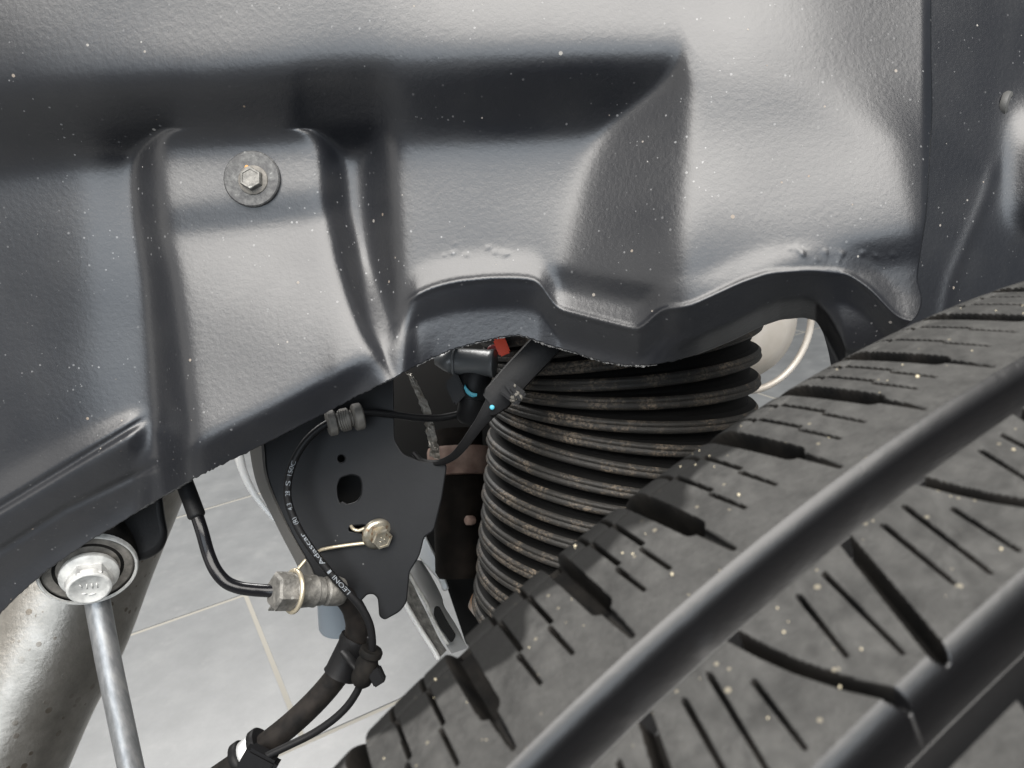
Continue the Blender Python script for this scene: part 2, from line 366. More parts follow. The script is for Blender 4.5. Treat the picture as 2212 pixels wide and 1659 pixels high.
def liner_height(x, y):
    """mm towards the viewer over the back plane"""
    top = sm(x, [(-80, 215), (0, 208), (300, 190), (700, 155), (1034, 140), (1244, 134), (1454, 125), (1520, 122), (2100, 110)])
    bot = sm(x, [(-80, 385), (0, 375), (300, 325), (700, 300), (894, 311), (1174, 292), (1330, 280), (2100, 270)])
    xr = sm(y, [(-80, 1475), (125, 1485), (200, 1500), (350, 1495), (560, 1480), (900, 1470)])
    xl = sm(y, [(-80, 1335), (125, 1335), (290, 1285), (350, 1258), (400, 1240), (480, 1218), (560, 1200), (900, 1180)])
    a = rp((y - top + 8) / (bot - top + 8), .15); b = rp((xr - x) / (xr - xl), .06)
    pocket = np.clip(smin(a, b, .05), 0, 1)
    # outer skin: ledge above, spring tower at the far side, rounded off where it turns away
    outer_h = 43 + (-8 + 17 * rp((x - 150) / 1100, .2)) * (rp((y + 60) / 300, .2) - .5)
    outer_h += (9.5 * rp((y - 265) / 220, .18) - 3.6 * rp((y - 90) / 190, .2)) * rp((x - 1150) / 300, .2)
    x0 = sm(y, [(-80, 1620), (0, 1640), (150, 1740), (300, 1930), (480, 1975), (700, 1975)])
    outer_h += -lin(y, [(-80, 20), (100, 15), (300, 8), (480, 5), (700, 4)]) * (rp((x - x0) / (2030 - x0), .25)) ** 1.4
    # left panel
    lp = rp((318 - x) / 115., .2); left_h = lp * (11 - .014 * (y - 330))
    # boss panel with the screw
    L = sm(y, [(200, 330), (400, 333), (500, 343), (600, 362), (750, 378), (900, 392), (1200, 400)])
    Rr = sm(y, [(200, 700), (330, 704), (450, 716), (560, 742), (650, 772), (720, 800), (800, 850), (900, 900), (1200, 950)])
    q_ = np.clip(1 - (y - 278) / 62., 0, 1); cor = 58 * (1 - np.sqrt(1 - q_ ** 2 * .97))      # rounded top corners
    d = smin((x - L - cor + 48) / 54., (Rr - cor - x + 44) / 54., .2)
    boss = rp(d, .2)
    ys = 512 - (x - 345) * .12
    boss_h = 16 + 5 * rp((y - 285) / 170, .2) - 2.4 * rp((y - ys + 56) / 52, .2) + .040 * 12 * np.logaddexp(0, (y - ys) / 12.)
    # centre panel
    Lc = sm(y, [(200, 800), (300, 800), (400, 804), (500, 811), (600, 816), (700, 818), (800, 790), (900, 740)])
    dc = rp((x - Lc + 20) / 60., .2)
    cen_h = 20 - .004 * (y - 330) + .022 * 30 * np.logaddexp(0, (y - 400) / 30.)
    both = smax(boss * boss_h, dc * cen_h, 1.4)
    fill = rp((y - 540) / 190, .2) * rp((x - 600) / 120, .1); wb = rp((880 - x) / 150, .15)
    both = smax(both, fill * (boss_h * wb + cen_h * (1 - wb)), 3.0)
    both = smax(both, (14 - left_h) * rp((350 - y) / 75, .2), 2.0)
    h = outer_h * (1 - pocket) + pocket * (left_h + both)
    tower = rp((x - 1440) / 80, .1)
    # lower lip: a raised bead follows the edge, with a recessed flange under it
    e = edge(x) - y
    crest = sm(x, [(700, 700), (800, 690), (860, 668), (885, 648), (905, 634), (945, 618), (990, 608), (1060, 601), (1120, 601), (1165, 606), (1185, 640), (1200, 668), (1384, 716), (1405, 690), (1430, 668), (1460, 667), (1490, 663), (1530, 645), (1600, 612), (1660, 592), (1750, 586), (1830, 592), (1880, 625), (1940, 690), (2100, 720)])
    on = rp((x - 872) / 28, .12)
    up = rp((y - (crest - 58)) / 58, .15)
    dn = rp((y - crest - 4) / 58, .09)
    lip = on * (2.8 * up - 6.0 * dn + .9 * np.exp(-((y - crest + 1) / 7.5) ** 2))
    und = rp((y - lin(x, [(1150, 566), (1440, 618), (1560, 600), (1600, 560)])) / 52, .1) * rp((x - 1165) / 40, .1) * rp((1600 - x) / 220, .1)
    h = h - 3.4 * und + lip
    h -= tower * 3.8 * rp((y - lin(x, [(1500, 640), (1690, 560), (1790, 530), (1985, 495)])) / 70, .12) * rp((x - 1600) / 150, .1)
    h -= .055 * 14 * np.logaddexp(0, (92 - e) / 14.) * rp((x - 862) / 70, .1)
    # flange turned back under the edge on the far side
    h -= 16 * rp((40 - e) / 46, .1) * rp((x - 1420) / 120, .1)
    h -= 14 * rp((70 - e) / 80, .12) * rp((860 - x) / 120, .1) * rp((x - 330) / 60, .1)
    # raised box at the lower left
    y1 = lin(x, [(-80, 1075), (0, 1042), (150, 955), (305, 893), (400, 850)]); y2 = lin(x, [(-80, 1160), (0, 1112), (294, 934), (400, 870)])
    box = rp((318 - x + (y - 900) * .12) / 40, .12)
    h += box * (6.0 * rp((y - y1 + 14) / (y2 - y1 + 10), .16) - 2.2 * np.exp(-((y - y2 + 16) / 10.) ** 2) - 17 * rp((y - y2 - 2) / 150, .07))
    h -= 1.2 * np.exp(-((y - lin(x, [(0, 1190), (140, 1100), (353, 997), (420, 960)])) / 9.) ** 2) * rp((380 - x) / 60, .1)
    for bx_, by_, br_, bh_ in PIMPLES:
        h += bh_ * np.exp(-((x - bx_) ** 2 + (y - by_) ** 2) / br_ ** 2)
    h += .0055 * (y - 420)          # the whole sheet leans
    # slow unevenness of the moulding
    h += .35 * np.sin(x / 83. + y / 140.) + .3 * np.sin(y / 61. - x / 190.)
    return h
NX, NY = 520, 350
gx = np.linspace(-70, 2018, NX); gv = np.linspace(0, 1, NY)
X = np.repeat(gx[:, None], NY, 1); eb = edge(gx) + RNG.normal(0, 1.0, NX) * (gx < 1500)
xe = sm(np.arange(-80, 1000.0, 4), [(-80, 2012), (100, 2012), (161, 2013), (238, 2015), (350, 2009), (472, 2001), (540, 1990), (581, 1984), (610, 1980), (637, 1994), (665, 1990), (690, 1981), (720, 1930), (800, 1900), (1000, 1900)])
Y = -70 + (eb[:, None] + 70) * gv[None, :]
lim = np.interp(Y, np.arange(-80, 1000.0, 4), xe)
k = np.clip((X - 1760) / (2018 - 1760), 0, 1); X = X + (lim - 2018) * k
Z = .338 - liner_height(X, Y) / 1000. - .00002 * (400 - Y)
Z += .0035 * np.clip((X - 1990) / 24, 0, 1) ** 2
V = np.stack([(X - W / 2) / FPX * Z, (H / 2 - Y) / FPX * Z, Z], -1).reshape(-1, 3)
ii, jj = np.meshgrid(np.arange(NX - 1), np.arange(NY - 1), indexing='ij'); a0 = (ii * NY + jj).ravel()
F = np.stack([a0, a0 + 1, a0 + NY + 1, a0 + NY], 1)
liner = build("wheel_arch_liner", V, F, [M_LINER, M_BURR])
tag(liner, "large moulded dark grey plastic wheel arch liner with rough cut lower edge", "arch liner")
so = liner.modifiers.new("thickness", 'SOLIDIFY'); so.thickness = .0021; so.offset = -1; so.material_offset_rim = 1; so.use_quality_normals = False
def liner_at(x, y):
    z = .338 - float(liner_height(np.array([float(x)]), np.array([float(y)]))[0]) / 1000. - .00002 * (400 - y)
    return P(x, y, z)

# torn fringe left by the cutter along the lower edge
ex = np.arange(900, 1420, 3.0); ey = edge(ex) + .5
fr = np.array([P(x, y, .338 - float(liner_height(np.array([x]), np.array([y]))[0]) / 1000. - .00002 * (400 - y) + .0006) for x, y in zip(ex, ey)])
fr[:, 1] += RNG.normal(0, .00012, len(fr)); fr[:, 2] += RNG.normal(0, .0001, len(fr))
build("torn_edge", *tube(fr, np.clip(.00026 + RNG.normal(0, .00016, len(fr)) + .00016 * (ex > 1120), .00010, .0009), 6), M_BURR, liner, smooth=False)

# outer liner behind its far edge
NX2, NY2 = 90, 190
X, Y = np.meshgrid(np.linspace(1930, 2330, NX2), np.linspace(-80, 840, NY2), indexing='ij')
h2 = -.0000 + 17 * rp((X - 2176 + (Y - 300) * .02) / 85, .16) * rp((520 - Y) / 70, .2) * rp((Y - 205) / 90, .2)
h2 += .7 * np.exp(-((X - lin(Y, [(300, 2160), (420, 2130), (600, 2055), (900, 1990)])) / 14.) ** 2) * rp((Y - 330) / 60, .1)
Z = .354 - h2 / 1000. + .000066 * (X - 1930) + .00002 * (Y - 300)
V = np.stack([(X - W / 2) / FPX * Z, (H / 2 - Y) / FPX * Z, Z], -1).reshape(-1, 3)
ii, jj = np.meshgrid(np.arange(NX2 - 1), np.arange(NY2 - 1), indexing='ij'); a0 = (ii * NY2 + jj).ravel()
outer = build("outer_arch_liner", V, np.stack([a0, a0 + 1, a0 + NY2 + 1, a0 + NY2], 1), [M_LINER, M_BURR])
tag(outer, "scuffed flat dark liner panel behind the tyre top, holding the small oval push clip", "arch liner")
so = outer.modifiers.new("thickness", 'SOLIDIFY'); so.thickness = .0021; so.offset = -1; so.material_offset_rim = 1
# push clip
oc = P(2180, 226, .3695); ax = unit([.72, -.25, -.62])
clip = thing("push_clip", oc, "small oval push clip with a dark socket in the flat liner panel", "clip")
build("clip_head", *lathe([(.0001, -.003), (.0058, -.003), (.0064, -.0018), (.0060, 0), (.0042, .0006), (.0036, .0002), (.0034, -.0014), (.0001, -.0016)], oc, ax, 36, caps=False), mat("grey_clip_plastic", (.06, .06, .058), .6), clip, angle=50)
build("socket", *lathe([(.0001, -.0012), (.0033, -.0012), (.0033, -.0008), (.0001, -.0008)], oc, ax, 28, caps=False), M_VOID, clip, angle=40)

# screw with its large washer
so_ = liner_at(546, 388); dx = liner_at(566, 388) - liner_at(526, 388); dy = liner_at(546, 368) - liner_at(546, 408)
ax = unit(np.cross(dx, dy)); ax = ax if ax[2] < 0 else -ax
scr = thing("screw", so_, "hex head screw with large round washer on the grey arch liner", "screw")
build("washer", *lathe([(.0001, -.001), (.0114, -.0012), (.0117, -.0002), (.0117, .0008), (.0112, .0013), (.0050, .0014), (.0001, .0014)], so_ + ax * .0006, ax, 56, caps=False), M_WASHER, scr, angle=40)
build("hex_head", *lathe([(.0048, 0), (.0048, .0036), (.0044, .0044), (.0036, .0044), (.0034, .0041), (.0002, .0041)], so_ + ax * .0018 + np.array([.0008, -.0007, 0]), ax, 6, caps=True), M_DULL, scr, smooth=False)
build("head_flange", *lathe([(.0001, 0), (.0062, 0), (.0060, .0007), (.0050, .0012), (.0001, .0012)], so_ + ax * .0018 + np.array([.0008, -.0007, 0]), ax, 36, caps=False), M_GREYRUB, scr, angle=40)
build("rust_speck", *lathe([(.0001, .0004), (.0008, .0003), (.0010, 0)], so_ + ax * .0021 + np.array([-.0018, .0046, 0]), ax, 8, caps=True), mat("rust", (.42, .20, .06), .8), scr)

# ---------------------------------------------------------------- tyre
def ty(u, s, r):
    p_ = np.asarray(u) / R_TY
    return C_WH + np.asarray(s)[..., None] * A_AX + np.asarray(r)[..., None] * (np.cos(p_)[..., None] * UP + np.sin(p_)[..., None] * T_FW)
S_MID = .015
def drop(s):
    """how far the crown falls below R_TY (mm), s in mm"""
    s = np.abs(s - 15.) 
    return np.where(s > 60, 2.0 * ((s - 60) / 17.) ** 2 * .35, 0) + np.where(s > 92, .09 * np.maximum(s - 92, 0) ** 1.75, 0)
G_MAIN = [74.5, 44.5, 15 - 29.5, 15 - 59.5]
T_U = [-236, -213.5, -191, -167.6, -144.2, -125.5, -103.4, -84.2, -67.4, -43.6, -22, 2, 24]
R_EVEN = [-135.2 + 38.4 * k for k in range(-3, 5)]; R_ODD = [-112.3 + 38.7 * k for k in range(-3, 4)]
STROKES = []   # (points (u,s), half width start, end, depth start, end)
SH = lambda u: float(np.interp(u, [-168, -144, -126, -104, -67, -45], [-.3, -.3, 1.3, 2.2, 3.4, 3.0]))
for i, u in enumerate(T_U):
    k_ = SH(u) / 23.
    STROKES.append(([(u - 7 * k_, 121), (u, 114.5), (u + 8 * k_, 106), (u + 17 * k_, 97), (u + 23 * k_, 91)], 2.2, 1.8, 8.0, 7.5))
    STROKES.append(([(u + 23 * k_, 91), (u + 29 * k_, 85), (u + 32 * k_ , 81.5)], .8, .4, 1.6, 1.0))
    if i + 1 < len(T_U):
        w_ = T_U[i + 1] - u
        for fr, j in ((.36, 0), (.66, .5)):
            b_ = u + w_ * fr; jj_ = RNG.normal() * .2
            STROKES.append(([(b_ - 4 * k_, 118), (b_ + 8 * k_, 106.5)], .26, .26, 3.2, 3.2))
            STROKES.append(([(b_ + .6 + 9 * k_ + jj_, 105.5), (b_ + .6 + 18 * k_ + jj_, 96)], .26, .26, 3.2, 3.2))
            STROKES.append(([(b_ - .2 + 19 * k_ + jj_, 94.8), (b_ - .1 + 27 * k_ + jj_, 87)], .26, .22, 3.0, 1.6))
        STROKES.append(([(u + 2.5, 106.2), (u + w_ - 2.5, 106.2)], .14, .14, .7, .7))
for u in R_EVEN:
    STROKES.append(([(u - 1.5, 78.5), (u - .8, 75)], .4, .4, .9, .9))
    STROKES.append(([(u, 70.5), (u + 1.0, 64.4), (u + 2.1, 59.7), (u + 4.2, 53.8), (u + 7.0, 48)], .85, .65, 4.5, 3.2))
    for a_, b_ in (((10.6, 67), (7.3, 56.3)), ((15.7, 67.2), (11.8, 51.7))):
        STROKES.append(([(u + a_[0], a_[1]), (u + b_[0], b_[1])], .20, .15, 2.8, 1.4))
for u in R_ODD:
    STROKES.append(([(u, 70.5), (u - 2.2, 65), (u - 8.4, 49.2)], .75, .95, 4.5, 4.5))
    for a_, b_ in (((4.8, 67), (1.4, 54)), ((9.6, 67.3), (5.4, 51.8)), ((12.8, 62), (10.6, 51.6))):
        STROKES.append(([(u + a_[0], a_[1]), (u + b_[0], b_[1])], .20, .15, 2.8, 1.4))
    for a_ in (3, 9):
        STROKES.append(([(u + a_, 40), (u + a_ - 9, 24)], .6, .5, 2.6, 1.6))
    STROKES.append(([(u - 6, 41), (u - 12, 30), (u - 13, 20)], 1.2, 1.0, 4.5, 4))
def tread_depth(u, s):
    D = np.zeros_like(u)
    for g in G_MAIN:
        t_ = g + 4.9 - s; near_ = rp((s - g + 4.9) / .8, .06)              # rounded far shoulder, then a plumb wall
        far_ = np.where(t_ <= 0, 0, np.where(t_ < 2.05, 5.4 * (.785 - np.sqrt(np.maximum(0, 1 - (.62 + np.clip(t_, 0, 2.05) / 5.4) ** 2))), 9.5))
        D = np.maximum(D, np.where((s > g - 8) & (s < g + 5), np.minimum(far_, 9.5 * near_), 0))
    uu, ss = u[:, 0], s[0, :]
    for pts, w0, w1, d0, d1 in STROKES:
        pu = [p_[0] for p_ in pts]; ps = [p_[1] for p_ in pts]
        i0, i1 = np.searchsorted(uu, [min(pu) - 4, max(pu) + 4]); j0, j1 = np.searchsorted(ss, [min(ps) - 4, max(ps) + 4])
        if i1 <= i0 or j1 <= j0: continue
        U, SS = u[i0:i1, j0:j1], s[i0:i1, j0:j1]; best = np.full(U.shape, 1e9); par = np.zeros(U.shape); n = len(pts) - 1
        for k in range(n):
            ax_, ay_ = pts[k]; bx, by = pts[k + 1]; L2 = (bx - ax_) ** 2 + (by - ay_) ** 2
            t = np.clip(((U - ax_) * (bx - ax_) + (SS - ay_) * (by - ay_)) / L2, 0, 1)
            dist = np.hypot(U - ax_ - t * (bx - ax_), SS - ay_ - t * (by - ay_)); m = dist < best
            best = np.where(m, dist, best); par = np.where(m, (k + t) / n, par)
        w_ = w0 + (w1 - w0) * par; d_ = d0 + (d1 - d0) * par
        D[i0:i1, j0:j1] = np.maximum(D[i0:i1, j0:j1], d_ * rp((w_ + .22 - best) / .44, .10))
    return D * (1 - .6 * rp((s - 110) / 7, .1))
tyre = thing("tyre", C_WH + S_MID * A_AX, "black tyre with dusty grooved tread in front of the bellows", "tyre")
us_ = np.arange(-216, 22, .16); ss_ = np.concatenate([np.arange(26, 122.01, .32), np.arange(122.4, 132, 1.2)])
U, SS = np.meshgrid(us_, ss_, indexing='ij')
D = tread_depth(U, SS)
side = np.where(SS > 122, .0, 0)
Rr_ = R_TY - (drop(SS) + D) / 1000.
cap = np.clip(SS, None, 122); Rr_ = np.where(SS > 122, R_TY - drop(cap) / 1000. - (SS - 122) * 2.2 / 1000., Rr_)
Sx = np.where(SS > 122, 122 + (SS - 122) * .35, SS) / 1000.
Vt = ty(U / 1000., Sx, Rr_)
nu, ns = U.shape
ii, jj = np.meshgrid(np.arange(nu - 1), np.arange(ns - 1), indexing='ij')
uc, scn = .25 * (U[:-1, :-1] + U[1:, :-1] + U[1:, 1:] + U[:-1, 1:]), .25 * (SS[:-1, :-1] + SS[1:, :-1] + SS[1:, 1:] + SS[:-1, 1:])
dmin = np.minimum(np.minimum(D[:-1, :-1], D[1:, 1:]), np.minimum(D[1:, :-1], D[:-1, 1:])); dmax = np.maximum(np.maximum(D[:-1, :-1], D[1:, 1:]), np.maximum(D[1:, :-1], D[:-1, 1:]))
fm = ((dmax > .55)).astype(np.int32) * 2; fm[(np.abs(scn - 74.5) < 5) | (np.abs(scn - 44.5) < 5)] = 1
fm[(scn > 121)] = 2
ids = np.zeros(uc.shape, int)
SHO, RIB = 100, 300
ids[(scn > 79.4)] = SHO + np.searchsorted(T_U, (uc - np.interp(scn, [79, 91.5, 114, 121], [32 / 23., 1, 0, -.3]) * np.interp(uc, [-168, -144, -126, -104, -67, -45], [-.3, -.3, 1.3, 2.2, 3.4, 3.0]))[(scn > 79.4)])
allR = sorted([(u, 0) for u in R_EVEN] + [(u, 1) for u in R_ODD])
rib = (scn > 49.4) & (scn < 69.6); cnt = np.zeros(uc.shape, int)
for u, kind in allR:
    off = np.interp(scn, [48, 53.8, 59.7, 64.4, 70.5], [7, 4.2, 2.1, 1, 0]) if kind == 0 else np.interp(scn, [49.2, 65, 70.5], [-8.4, -2.2, 0])
    cnt += (uc > u + off)
ids[rib] = RIB + cnt[rib]
ids[(scn >= 69.6) & (scn <= 79.4)] = 1; ids[(scn >= 39.4) & (scn <= 49.4)] = 2; ids[scn < 39.4] = 3
a0 = ii * ns + jj; FQ = np.stack([a0, a0 + ns, a0 + ns + 1, a0 + 1], -1)
Vf = Vt.reshape(-1, 3)
# outer shoulder that never met the road stays black: the worn, dusty zone ends in an uneven line
wl = np.interp(U, [-216, -195, -180, -165, -145, -128, -108, -90, -60], [108, 106.5, 104.5, 100.5, 101, 101.5, 104, 110, 124]) + 2.2 * np.sin(U / 3.1) + 1.6 * np.sin(U / 7.7 + 1.3) + 1.2 * np.sin(SS / 2.3 + U / 5.)
WEAR = np.clip((SS - wl + 2.2) / 2.0, 0, 1) * .95
for k in np.unique(ids):
    m = ids == k; q = FQ[m]; un, inv = np.unique(q, return_inverse=True)
    nm = "groove_channel" if k in (1, 2) else "tread_rib" if k == 3 else "shoulder_block" if k < RIB else "tread_block"
    o = build(nm, Vf[un], inv.reshape(-1, 4), [M_TREAD, M_GROOVE, M_RUBBER], tyre, fmat=fm[m])
    at = o.data.attributes.new("wear", 'FLOAT', 'POINT'); at.data.foreach_set("value", WEAR.ravel()[un].astype(np.float32))
# carcass: full ring, coarser, running under the fine tread
prof = [(s, 1000 * R_TY - drop(np.array([float(s)]))[0] - 10.8) for s in np.linspace(-92, 121, 60)]
far = []
for s in np.linspace(-92, 121, 214):
    dd = max(7.2 * float(rp(np.array([(4.9 - abs(s - g)) / 2.4]), .1)[0]) for g in G_MAIN); far.append((s, 1000 * R_TY - drop(np.array([float(s)]))[0] - dd))
def ring(prof_, ang, sides=True):
    pr = list(prof_)
    if sides:
        e0, e1_ = pr[0], pr[-1]
        pr = [(-60, 222), (-66, 226), (-86, 250), (-96, 285), (-97, 312)] + pr + [(125, 312), (124, 285), (114, 250), (96, 226), (90, 222)]
    V = []; F = []; n = len(pr)
    for a_ in ang:
        for s, r in pr: V.append(C_WH + s / 1000. * A_AX + r / 1000. * (math.cos(a_) * UP + math.sin(a_) * T_FW))
    for i in range(len(ang) - 1):
        for j in range(n - 1): F.append([i * n + j, (i + 1) * n + j, (i + 1) * n + j + 1, i * n + j + 1])
    return np.array(V), F
build("carcass", *ring(prof, np.linspace(0, 2 * math.pi, 181)), M_RUBBER, tyre)
build("hidden_tread", *ring(far, np.linspace(.0215 / R_TY, 2 * math.pi - .2158 / R_TY, 190), False), M_TREAD, tyre)
build("wheel_rim", *lathe([(.228, -.075), (.232, -.07), (.222, -.055), (.20, -.05), (.20, .07), (.222, .085), (.226, .09), (.19, .088), (.07, .02), (.06, -.02), (.0005, -.02)], C_WH + S_MID * A_AX, A_AX, 72, ref=UP, caps=False), M_SILVER, tyre, angle=40)
# sand grains on the tread
bm = bmesh.new(); bmesh.ops.create_icosphere(bm, subdivisions=1, radius=1); iv = np.array([v.co[:] for v in bm.verts]); ifc = [[v.index for v in f.verts] for f in bm.faces]; bm.free()
gr = []
cl = [(RNG.uniform(-185, -25), RNG.choice([RNG.uniform(50, 69), RNG.uniform(82, 112)])) for _ in range(26)]
for _ in range(95):
    if RNG.random() < .5:
        c_ = cl[int(RNG.integers(len(cl)))]; u, s = c_[0] + RNG.normal() * 3, c_[1] + RNG.normal() * 2.5
    else:
        u = RNG.uniform(-190, -20); s = RNG.choice([RNG.uniform(50, 69), RNG.uniform(81, 113), RNG.uniform(28, 39)])
    i, j = int((u + 216) / .16), int((s - 26) / .32)
    if not (0 <= i < nu and 0 <= j < 298) or D[i, j] > .3: continue
    rad = abs(RNG.normal()) * .10 + .08
    p_ = ty(np.array(u / 1000.), np.array(s / 1000.), np.array(R_TY - drop(np.array([s]))[0] / 1000. + rad * .4 / 1000.))
    gr.append((p_ + iv * rad / 1000. * RNG.uniform(.6, 1.3, 3), ifc))
tag(build("sand_grains", *join(gr), M_SAND, smooth=False), "pale tan sand grains scattered over the tyre tread", "sand", None, "stuff")

# ---------------------------------------------------------------- bellows (spring gaiter)
ax_b = unit(-UP + np.array([-.242, 0, -.148]))
b_top = P(1382, 640, .433)
bel = thing("rubber_bellows", b_top + ax_b * .20, "black ribbed rubber bellows with brown dust on its pleats, between liner and tyre", "bellows")
Rb = .0793; pitch = .0114
def b_axis(h):
    # the top of the gaiter bends over towards its far side
    p_ = b_top + ax_b * .075; n_ = 20; dh = (h - .075) / n_
    if h > .075: return b_top + ax_b * h
    for q in range(n_):
        hh = .075 + dh * (q + .5); p_ = p_ + unit(ax_b + np.array([  .75 * min(max((.075 - hh) / .13, 0), 1), 0, 0])) * dh
    return p_
for k in range(23):
    h0 = -.058 + k * pitch; rr = Rb * (1 - .68 * max(h0, -.06)) * (1 + .006 * math.sin(k * 2.1)); wob = RNG.normal() * .0003
    O = b_axis(h0 + wob); a_k = unit(ax_b + np.array([  .75 * min(max((.075 - h0) / .13, 0), 1), 0, 0]))
    pr = [(rr - .0062, -.0008), (rr - .0056, -.0002), (rr - .0014, .0003), (rr - .0004, .0012), (rr, .0018), (rr - .0001, .0028), (rr - .0009, .0032), (rr - .0001, .0036), (rr + .0003, .0050), (rr - .0003, .0060), (rr - .0018, .0068), (rr - .0056, .0074), (rr - .0062, .0106)]
    V, F = lathe(pr, O, a_k, 120, caps=False)
    fmk = []
    for i in range(len(pr) - 1): fmk += [1 if i in (0, 1, 10, 11) else 0] * 120
    build("pleat", V, F, [M_PLEAT, M_PLEATIN], bel, fmat=fmk)
build("inner_sleeve", *tube([b_axis(h) for h in np.linspace(-.06, .205, 40)], np.linspace(Rb * 1.04 - .0058, Rb * .86 - .0058, 40), 64), M_PLEATIN, bel)

# ---------------------------------------------------------------- black steel bracket
ZB = .376
out = rounded([(566, 860), (700, 800), (830, 740), (846, 770), (849, 950), (868, 982), (905, 998), (963, 1003), (952, 1075), (935, 1145), (914, 1158), (903, 1201), (882, 1234), (876, 1300), (862, 1319), (831, 1336), (822, 1330), (819, 1291), (808, 1280), (792, 1281), (782, 1292), (772, 1300), (690, 1262), (676, 1225), (640, 1165), (606, 1100), (578, 1030)], 9)
holes = [circ(737, 991, 10.5), rounded([(733, 1030), (760, 1022), (779, 1028), (784, 1045), (783, 1070), (772, 1086), (750, 1092), (741, 1086), (733, 1090), (727, 1075), (725, 1050)], 9),
         rounded([(750, 1140), (764, 1133), (790, 1131), (800, 1160), (770, 1152), (752, 1150)], 6)]
brk = thing("suspension_bracket", P(800, 1100, ZB), "black steel bracket with two holes and hooked tip behind the printed cable", "bracket")
build("plate", *plate(out, ZB, .003, .0007, holes, (-.05, .05)), M_PLATE, brk, angle=35)
# folded flange running back along its outer side
e_in = [(566, 880), (570, 960), (578, 1030), (606, 1100), (640, 1165), (676, 1225), (690, 1262)]
e_out = [(536, 880), (538, 960), (553, 1041), (582, 1104), (614, 1168), (642, 1222), (655, 1262)]
V, F = [], []
for (p1, p2) in zip(spline([(x, y, 0) for x, y in e_in], 30), spline([(x, y, 0) for x, y in e_out], 30)):
    for t, zz in ((0, ZB + .0005), (.18, ZB - .0012), (.5, ZB + .004), (1, ZB + .016), (1, ZB + .0185), (.5, ZB + .0065)):
        V.append(P(p1[0] + (p2[0] - p1[0]) * t, p1[1] + (p2[1] - p1[1]) * t, zz))
for i in range(29):
    for j in range(6): F.append([i * 6 + j, i * 6 + (j + 1) % 6, (i + 1) * 6 + (j + 1) % 6, (i + 1) * 6 + j])
F += [list(range(6)), [29 * 6 + j for j in range(6)][::-1]]
build("folded_flange", V, F, M_FLANGE, brk, angle=50)
# black sheets added behind everything so the gaps and holes stay dark
pan = build("dark_gap_sheet", *plate(rounded([(812, 560), (1560, 560), (1560, 900), (1400, 1250), (1120, 1330), (1062, 1335), (1010, 1395), (968, 1270), (905, 1165), (905, 1030), (815, 1020)], 10), .56, .004), M_VOID)
tag(pan, "black sheet added to keep the gap behind the connector and bellows dark", "panel")
pk = build("dark_hole_sheet", *plate(rounded([(690, 950), (840, 950), (840, 1150), (700, 1150)], 15), .402, .003), M_VOID)
tag(pk, "black sheet added behind the bracket holes to keep them dark", "plate")

# bolt and spring wire on the bracket
bc = P(815, 1153, ZB - .0035); bx = unit([.52, -.24, -.82])
bolt = thing("bracket_bolt", bc, "yellowish zinc flange bolt with rust traces on the black bracket", "bolt")
build("bolt_flange", *lathe([(.0001, -.001), (.0076, -.001), (.0078, 0), (.0076, .0012), (.0062, .0022), (.0001, .0026)], bc, bx, 48, caps=False), M_YZINC, bolt, angle=45)
build("bolt_head", *lathe([(.0053, .0016), (.0053, .0066), (.0049, .0074), (.0039, .0074), (.0037, .0070), (.0002, .0070)], bc, bx, 6, ang0=.3), M_YZINC, bolt, smooth=False)
tip = bc + bx * .0071
for q in ((-.0012, .0008, -.0006, .0012), (-.0016, -.0010, .0000, -.0012), (.0006, .0004, .0014, -.0010)):
    a_, u_, v_ = frame(bx); build("raised_mark", *tube([tip + u_ * q[1] + v_ * q[0], tip + u_ * q[3] + v_ * q[2]], .00025, 6), M_YZINC, bolt)
sw = thing("spring_clip", P(720, 1180, ZB - .004), "pale wire spring clip from the bracket bolt down around the brake line fitting", "wire clip")
build("wire", *tube(pxpath([(758, 1136, ZB - .002), (764, 1143, ZB - .0035), (774, 1146, ZB - .004), (786, 1142, ZB - .0042), (800, 1136, ZB - .004)], 30), .00085, 10), M_WIRE, sw)
build("wire", *tube(pxpath([(812, 1172, ZB - .0045), (790, 1173, ZB - .005), (740, 1179, ZB - .005), (700, 1186, ZB - .004), (688, 1191, ZB - .002), (668, 1202, ZB + .001), (650, 1222, ZB - .001), (636, 1240, ZB - .004)], 50), .00088, 10), M_WIRE, sw)

# ---------------------------------------------------------------- brake pipe, fitting, hose
pipe = thing("brake_pipe", P(480, 1250, .352), "bent glossy black brake pipe with a thicker sleeve hanging out from under the liner", "brake pipe")
build("pipe", *tube(pxpath([(385, 1000, .362), (402, 1052, .360), (424, 1110, .357), (437, 1150, .355), (450, 1196, .354), (466, 1232, .352), (488, 1257, .351), (515, 1269, .350), (545, 1274, .349), (590, 1277, .348), (612, 1278, .350)], 80), .00295, 20), M_GLOSS, pipe)
build("sleeve", *tube(pxpath([(376, 985, .362), (402, 1052, .360), (420, 1100, .3575), (426, 1118, .357)], 30), np.r_[np.full(27, .0040), .0041, .0040, .0034], 20), M_BLACK, pipe)
f0, f1 = P(590, 1277, .344), P(738, 1277, .366); fx = unit(f1 - f0); fl_ = np.linalg.norm(f1 - f0)
fit = thing("hose_fitting", (f0 + f1) / 2, "dull grey hex fitting joining the black brake pipe to the rubber hose", "hose fitting")
build("hex_nut", *lathe([(.0034, .0004), (.0075, .0002), (.0088, .0012), (.0088, .0100), (.0080, .0112)], f0, fx, 6, ref=(0, 1, .3), ang0=.1), M_DULL, fit, smooth=False)
build("collar", *lathe([(.0074, .0085), (.0083, .0095), (.0083, .0120), (.0076, .0130), (.0072, .0180), (.0075, .0200)], f0, fx, 40), M_DULL, fit, angle=40)
